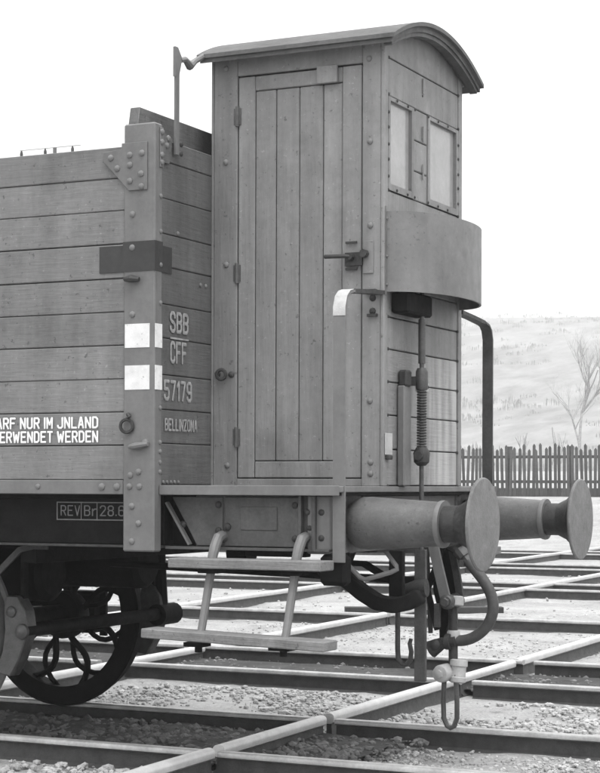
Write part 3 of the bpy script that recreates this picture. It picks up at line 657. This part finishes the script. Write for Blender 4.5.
# --- wheels and running gear
def wheelset(x):
    ax = MB(); ax.tube([(x, -1.1, .575), (x, 1.1, .575)], .07, 16); ax.build('axle', BLACK, W)
    for s in (-1, 1):
        y = s*.75; c = (x, y-.065, .575)
        wh = MB()
        wh.lathe([(0, .09), (0, .15), (.03, .16), (.10, .16), (.13, .15), (.13, .09)], c, 'y', 28)
        for k in range(8):
            t = k*math.pi/4+.25
            P = []
            for q in range(9):
                u = q/8; rr = .13+.36*u; tt = t+.30*math.sin(u*math.pi)
                P.append((x+rr*math.cos(tt), y, .575+rr*math.sin(tt)))
            wh.tube(P, .022, 8); 
            P = []
            for q in range(9):
                u = q/8; rr = .13+.36*u; tt = t+.20-.30*math.sin(u*math.pi)+.25*u
                P.append((x+rr*math.cos(tt), y, .575+rr*math.sin(tt)))
            wh.tube(P, .018, 8)
        wo = wh.build('wheel', BLACK, W)
        a, b = (0, .135) if s < 0 else (.135, 0); sg = 1 if s < 0 else -1
        pr = [(a, .475), (a, .572), (a+sg*.10, .577), (a+sg*.105, .600), (a+sg*.125, .603), (a+sg*.135, .59), (a+sg*.135, .475)]
        ty = MB(); 
        n_ = 56; v = []; f = []
        for h, r in pr:
            for j in range(n_): t = 2*math.pi*j/n_; v.append((x+r*math.cos(t), c[1]+h, .577+r*math.sin(t)))
        L_ = len(pr)
        for i in range(L_):
            for j in range(n_): f.append((i*n_+j, i*n_+(j+1) % n_, ((i+1) % L_)*n_+(j+1) % n_, ((i+1) % L_)*n_+j))
        ty.add(v, f).build('tyre', TYRE if s < 0 else BLACK, wo)  # near tyres coloured pale as if lit, far ones black as if shaded
        # axle guard, box and spring
        yb = s*1.0
        g = MB(); g.prism([(x-.42, 1.11), (x+.42, 1.11), (x+.17, .72), (x+.17, .42), (x+.12, .42), (x+.12, .80), (x-.12, .80), (x-.12, .42), (x-.17, .42), (x-.17, .72)], 'y', yb-.012, yb+.012); g.build('axle_guard', BLACK, W)
        bx('axle_box', BLACK, W, x-.115, x+.115, yb-.09, yb+.09, .44, .72, bevel=.02)
        sp = MB()
        for k in range(7): hl = .50-.06*k; sp.strap([(x-hl, yb, .985-k*.0 -.11*(hl/.5)**2*0+.0), (x, yb, .76+k*.014), (x+hl, yb, .985)] if k == 0 else [(x-hl, yb, .76+k*.014+.21*(hl/.5)**2), (x, yb, .76+k*.014), (x+hl, yb, .76+k*.014+.21*(hl/.5)**2)], (0, 1, 0), .075, .012)
        sp.build('leaf_spring', BLACK, W)
        # brake block and hanger at the end side
        xb = x+.60
        MB().prism([(xb+.02, .80), (xb+.10, .80), (xb+.15, .72), (xb+.17, .60), (xb+.11, .44), (xb+.05, .34), (xb-.055, .36), (xb-.005, .48), (xb+.012, .60), (xb+.004, .72)], 'y', y-.05, y+.05).build('brake_block', IRON if s > 0 else STEEL, W, .006)
        mb = MB(); mb.strap([(xb+.10, y-s*.02, 1.12), (xb+.10, y-s*.02, .60)], (0, 1, 0), .05, .02); mb.build('brake_hanger', BLACK, W)
        if s < 0:
            mb = MB(); mb.rivet((xb+.135, y-.05, .60), N, .055, 14); mb.rivet((xb+.06, y-.05, .71), N, .04, 12); mb.build('brake_pins', STEEL, W)
        else:
            mb = MB(); mb.tube([(xb+.14, y-.06, .60), (xb+.14, y+.16, .60)], .07, 14); mb.tube([(xb+.10, y+.02, 1.12), (xb+.13, y+.02, .62)], .045, 8); mb.build('brake_hanger', BLACK, W)
    MB().tube([(x+.735, -.80, .605), (x+.735, .80, .605)], .04, 12).build('brake_beam', BLACK, W)
for x in (-2.86, -5.6): wheelset(x)
# stays seen below the solebar by the near wheel
mb = MB(); yq = -1.03
mb.box(-2.195, -2.168, yq-.006, yq+.006, .90, 1.103)
mb.strap([(-2.20, yq, .885), (-1.985, yq, 1.075), (-1.90, yq, 1.096), (-1.80, yq, 1.096)], (0, 1, 0), .014, .034)
mb.strap([(-2.52, yq, 1.10), (-2.40, yq, 1.02), (-2.20, yq, .86)], (0, 1, 0), .03, .075); mb.build('guard_stay', IRON, W)
mb = MB(); mb.rivet((-2.205, yq-.02, .865), N, .05, 14); mb.build('stay_bolt', IRON, W)
# underfloor gear
MB().lathe([(0, .02), (.0, .13), (.03, .17), (1.15, .17), (1.18, .13), (1.18, .02)], (-2.30, -.22, .90), (-1, 0, 0), 24).build('air_reservoir', BLACK, W)
MB().lathe([(0, .02), (.0, .13), (.03, .16), (.95, .16), (.98, .13), (.98, .02)], (-1.98, .35, .95), (-1, 0, 0), 24).build('air_reservoir', BLACK, W)
bx('cross_beam', BLACK, W, -1.45, -1.36, -1.0, 1.0, 1.12, 1.36)
bx('cross_beam', BLACK, W, -2.0, -1.9, -1.0, 1.0, 1.0, 1.36)
for s in (-.3, .3): bx('longitudinal_beam', BLACK, W, XL+.1, -.21, s-.05, s+.05, 1.13, 1.36)
MB().tube([(-2.1, .10, .955), (.0, .10, .90)], .022, 8).build('brake_pull_rod', BLACK, W)
MB().tube([(-1.50, .55, 1.02), (-1.36, .55, 1.02)], .075, 16).build('brake_cylinder', BLACK, W)
bx('brake_fulcrum', BLACK, W, -.93, -.62, .68, .80, 1.03, 1.09); mb = MB(); mb.strap([(-.62, .2, .99), (-.40, .1, .99), (-.18, .1, .87)], (0, 1, 0), .06, .03); mb.build('brake_lever', BLACK, W)
bx('cross_beam', BLACK, W, -.62, -.27, -.95, -.88, 1.065, 1.098)

# --- gear under the headstock: curved arm, drop bars, hook, screw coupling, hose
P = [(-.22, -.62, .965), (-.17, -.62, .93), (-.10, -.60, .87), (-.02, -.58, .82), (.06, -.54, .805), (.12, -.50, .82), (.17, -.45, .855)]
MB().strap(P, (0, 1, 0), .07, .085).build('curved_brake_arm', BLACK, W, .01)
MB().prism([(-.34, .98), (-.30, .93), (-.24, .935), (-.18, .99), (-.14, 1.09), (-.24, 1.09), (-.28, 1.02)], 'y', -.68, -.58).build('arm_bracket', BLACK, W, .01)
bx('drop_bar', BLACK, W, -.02, .06, -.44, -.40, .78, 1.09, bevel=.004)
MB().tube([(.0, -.36, 1.09), (.0, -.36, .56), (.004, -.36, .505), (.025, -.36, .478), (.052, -.36, .476), (.074, -.36, .50), (.08, -.36, .545), (.070, -.36, .59), (.078, -.36, .615)], [.014]*6+[.013, .012, .010], 10).build('safety_hook', IRON, W)
MB().box(SX-.036, SX+.030, SY-.012, SY+.012, .375, 1.09).build('spindle_drop_bar', STEEL, W, .003)
mb = MB(); mb.tube([(SX-.085, SY-.03, .865), (SX-.02, SY-.035, .88), (SX+.045, SY-.03, .885)], [.035, .045, .05], 12); mb.tube([(SX-.14, SY-.01, .85), (SX-.06, SY-.02, .865)], .03, 10); mb.build('lever_pivot', IRON, W)
MB().prism([(.02, 1.09), (.16, 1.09), (.17, .85), (.12, .70), (.085, .56), (.06, .56), (.055, .72), (.02, .85)], 'y', .10, .14).build('brake_lever_plate', BLACK, W, .004)
# draw hook at the centre
MB().prism([(-.07, 1.19), (.16, 1.20), (.21, 1.27), (.26, 1.27), (.28, 1.20), (.25, 1.12), (.16, 1.09), (-.07, 1.10)], 'y', -.03, .03).build('draw_hook', IRON, W, .008)
MB().strap([(.085, -.065, 1.12), (.128, -.068, .95), (.168, -.07, .80)], (1, 0, 0), .058, .022).build('coupling_link', PAINTM, W)
MB().tube([(.03, -.02, 1.12), (.055, -.02, .62)], .014, 8).build('brake_rod', IRON, W)
MB().strap([(.13, -.03, 1.10), (.04, -.03, .86), (.10, -.03, .64)], (0, 1, 0), .02, .03).build('brake_crank', BLACK, W)
MB().strap([(.145, .05, 1.12), (.18, .055, .95), (.20, .06, .82)], (1, 0, 0), .04, .022).build('coupling_link', IRON, W)
mb = MB(); mb.lathe([(0, .030), (.008, .040), (.05, .042), (.052, .034), (.14, .034), (.142, .042), (.185, .042), (.19, .03)], (.175, -.10, .80), 'y', 18); mb.lathe([(-.025, .022), (-.022, .026), (0, .026)], (.175, -.10, .80), 'y', 6); mb.box(.105, .135, -.095, -.07, .66, .79); mb.build('coupling_trunnion', STEEL, W)
mb = MB(); mb.lathe([(0, .028), (.006, .036), (.05, .036), (.056, .028)], (.215, -.03, .775), (0, .12, 1), 14); mb.build('trunnion_end', GALV, W)
MB().tube([(.18, 0, .80), (.182, 0, .42)], .026, 12).build('coupling_screw', IRON, W)
mb = MB(); mb.lathe([(0, .03), (.01, .036), (.045, .036), (.055, .03)], (.183, 0, .585), 'z', 14); mb.build('screw_collar', GALV, W)
mb = MB(); mb.lathe([(0, .030), (.004, .044), (.02, .049), (.10, .049), (.118, .044), (.12, .03)], (.142, -.11, .405), (.1, 1, .03), 18); mb.lathe([(-.012, .02), (-.01, .024), (.002, .024)], (.142, -.11, .405), (.1, 1, .03), 6)
mb.lathe([(0, .034), (.006, .045), (.03, .048), (.034, .043), (.09, .043), (.094, .05), (.125, .048), (.13, .036)], (.213, -.02, .352), (.05, .1, 1), 18); mb.box(.15, .215, -.055, -.01, .385, .425); mb.build('coupling_nut', GALV, W, ang=30)
P = [(.148, -.045, .40), (.142, -.045, .25), (.145, -.045, .16), (.165, -.045, .115), (.185, -.045, .105), (.205, -.045, .115), (.222, -.045, .16), (.222, -.045, .25), (.214, -.045, .40)]
MB().tube(P, .014, 10).build('coupling_shackle', STEEL, W)
# air hose
mb = MB(); mb.tube([(.10, .02, 1.14), (.19, .02, 1.10), (.215, .02, 1.075)], [.03, .036, .03], 10); mb.tube([(.205, .02, 1.085), (.24, .02, 1.045)], .042, 10); mb.tube([(.235, .02, 1.05), (.275, .02, 1.005)], .03, 10); mb.box(.225, .245, -.03, .07, .99, 1.03); mb.build('hose_cock', STEEL, W)
P = [(.262, .02, 1.02), (.315, .01, .965), (.36, .0, .915), (.398, 0, .85), (.413, 0, .785), (.402, 0, .715), (.365, 0, .655), (.31, 0, .61), (.255, 0, .588), (.205, 0, .583)]
# smooth
Q = []
for i in range(len(P)-1):
    p0, p1, p2, p3 = (Vector(P[max(i-1, 0)]), Vector(P[i]), Vector(P[i+1]), Vector(P[min(i+2, len(P)-1)]))
    for k in range(4):
        t = k/4; Q.append(.5*((2*p1)+(p2-p0)*t+(2*p0-5*p1+4*p2-p3)*t*t+(3*p1-p0-3*p2+p3)*t**3))
Q.append(Vector(P[-1]))
MB().tube(Q, .031, 14).build('air_hose', RUBBER, W)
mb = MB(); mb.tube([(.205, -.03, .583), (.14, -.03, .575)], .026, 10); mb.lathe([(0, .045), (.03, .045)], (.15, -.03, .578), 'x', 12); mb.tube([(.14, -.03, .575), (.06, -.03, .53)], [.03, .05], 10); mb.rivet((.10, -.06, .56), N, .04); mb.build('hose_coupling_head', IRON, W)

# ================================================================== BACKGROUND
# paling fence
F = empty('paling_fence', 'weathered wooden paling fence along the far side of the yard', 'fence', None, (-15.5, 50, gz(0, 50)))
x = -23.0; k = 0
pm = {}
for i in range(280):
    x = -37+i*.16
    h = 1.74+random.choice((0, .04, -.05, .08, -.1, .12))
    key = round(h, 2)
    if key not in pm:
        o = MB().prism([(-.05, .04), (.05, .04), (.05, h-.07), (0, h), (-.05, h-.07)], 'y', -.055, -.03).build('pale', PALE, F); pm[key] = o.data
    else:
        o = bpy.data.objects.new('pale', pm[key]); col.objects.link(o); o.parent = F
    o.location = (x+15.5+random.uniform(-.03, .03), 0, random.uniform(-.04, .03)); o.rotation_euler.y = random.uniform(-.04, .04)
for z in (.52, 1.38): bx('fence_rail', PALE, F, -21.7, 23.4, -.028, .03, z-.05, z+.05)
for i in range(21): bx('fence_post', PALE, F, -21.4+i*2.22-.07, -21.4+i*2.22+.07, .031, .15, -.2, 1.75)
bx('skirting_board', PALE, F, -21.7, 23.4, -.03, .028, .0, .30)

# bare trees
def tree(name, label, loc, height, seed, spread=.5, group='bare trees beyond the fence', trunk=.055, depth=5):
    rnd = random.Random(seed); T = empty(name, label, 'tree', group, loc); tr = MB(); cr = MB()
    def grow(p, d, L, r, lev):
        n = 4; pts = [p]; q = Vector(p); dd = Vector(d)
        for i in range(n):
            dd = (dd+Vector((rnd.uniform(-1, 1), rnd.uniform(-1, 1), rnd.uniform(-.3, .8)))*.13).normalized(); q = q+dd*L/n; pts.append(q.copy())
        (tr if lev == 0 else cr).tube(pts, [r*(1-.55*i/n) for i in range(n+1)], 6 if lev < 2 else 4, caps=lev == 0)
        if lev >= depth: return
        for k in range(rnd.choice((3, 4)) if lev else 5):
            i = rnd.randint(2, n) if lev else rnd.choice((2, 3, 3, 4, 4)); a = rnd.uniform(0, 6.28)
            side = Vector((math.cos(a), math.sin(a), 0)); nd = (dd*(.9-.2*spread)+side*spread*rnd.uniform(.7, 1.3)+Vector((0, 0, .35))).normalized()
            grow(pts[i], nd, L*rnd.uniform(.50, .72), r*.54*(1-.09*lev), lev+1)
    grow(Vector((0, 0, 0)), Vector((0, 0, 1)), height*.42, height*trunk*.5, 0)
    tr.build('trunk', TWIG, T); cr.build('crown', TWIG, T)
    return T
tree('bare_tree', 'bare leafless tree with forking branches at right, beyond the fence', (-33.6, 112, gz(0, 112)), 11.6, 5, .6, trunk=.028, depth=6)
tree('bare_sapling', 'thin bare sapling just right of the dark handrail', (-19.9, 60, gz(0, 60)), 3.3, 9, .25, trunk=.03, depth=2)
tree('bare_sapling', 'thin bare sapling left of the forking bare tree', (-17.6, 58, gz(0, 58)), 3.3, 12, .25, trunk=.03, depth=2)
tree('bare_tree', 'bare tree on the slope far right of the forking one', (-22, 105, 2.6), 8, 25, .6)
# hut behind the fence
H = empty('small_hut', 'small dark roofed hut behind the fence beside the cab', 'hut', None, (-25.6, 62, gz(0, 62)))
bx('wall', HUTW, H, -1.6, 1.6, -1.2, 1.2, -.3, 1.75)
MB().prism([(-1.9, 1.72), (1.9, 1.72), (1.75, 1.85), (0, 2.1), (-1.75, 1.85)], 'y', -1.5, 1.5).build('roof', HUTR, H)
bx('chimney', HUTR, H, -.9, -.6, -.2, .1, 1.9, 2.35)
# telegraph pole whose top shows over the wagon side
T = empty('telegraph_pole', 'telegraph pole crossarm with insulators just showing over the wagon side', 'pole', None, (-22.5, 30, gz(0, 30)))
MB().tube([(0, 0, -.2), (0, 0, 10.39)], [.12, .05], 10).build('pole', BARK, T)
bx('crossarm', GALV, T, -1.1, .8, -.02, .02, 10.39, 10.406, bevel=.001)
for x in (-1.05, -.30, .55):
    MB().lathe([(-.25, .015), (-.12, .015), (-.1, .035), (.02, .042), (.08, .025), (.1, .015)], (x, 0, 10.29), 'z', 10).build('insulator', IRON, T)

# point lever stand at the right edge
S = empty('point_lever_stand', 'small white point lever stand at the right edge behind the buffers', 'lever stand', None, (-6.2, 32.2, gz(0, 32.2)))
MB().strap([(-.2, 0, 0), (-.2, 0, .45), (.35, 0, 1.0)], (0, 1, 0), .08, .06).build('lever', WHITE, S)
bx('base', WHITE, S, -.35, .6, -.2, .2, -.05, .12)
MB().strap([(.25, 0, .1), (.05, 0, .62)], (0, 1, 0), .08, .06).build('strut', WHITE, S)
# air: pale winter haze
hz = MB().box(-1600, 800, -450, 1600, -6, 100).build('haze', STONE, None, 0, False, kind='stuff', label='pale winter haze over the whole yard and slope', category='haze')
hm = bpy.data.materials.new('haze_air'); hm.use_nodes = True; hn = hm.node_tree; hn.nodes.clear()
pv = hn.nodes.new('ShaderNodeVolumePrincipled'); pv.inputs['Color'].default_value = (.97, .97, .97, 1); pv.inputs['Density'].default_value = .0009; pv.inputs['Anisotropy'].default_value = .2
ho = hn.nodes.new('ShaderNodeOutputMaterial'); hn.links.new(pv.outputs[0], ho.inputs['Volume'])
hz.data.materials.clear(); hz.data.materials.append(hm)
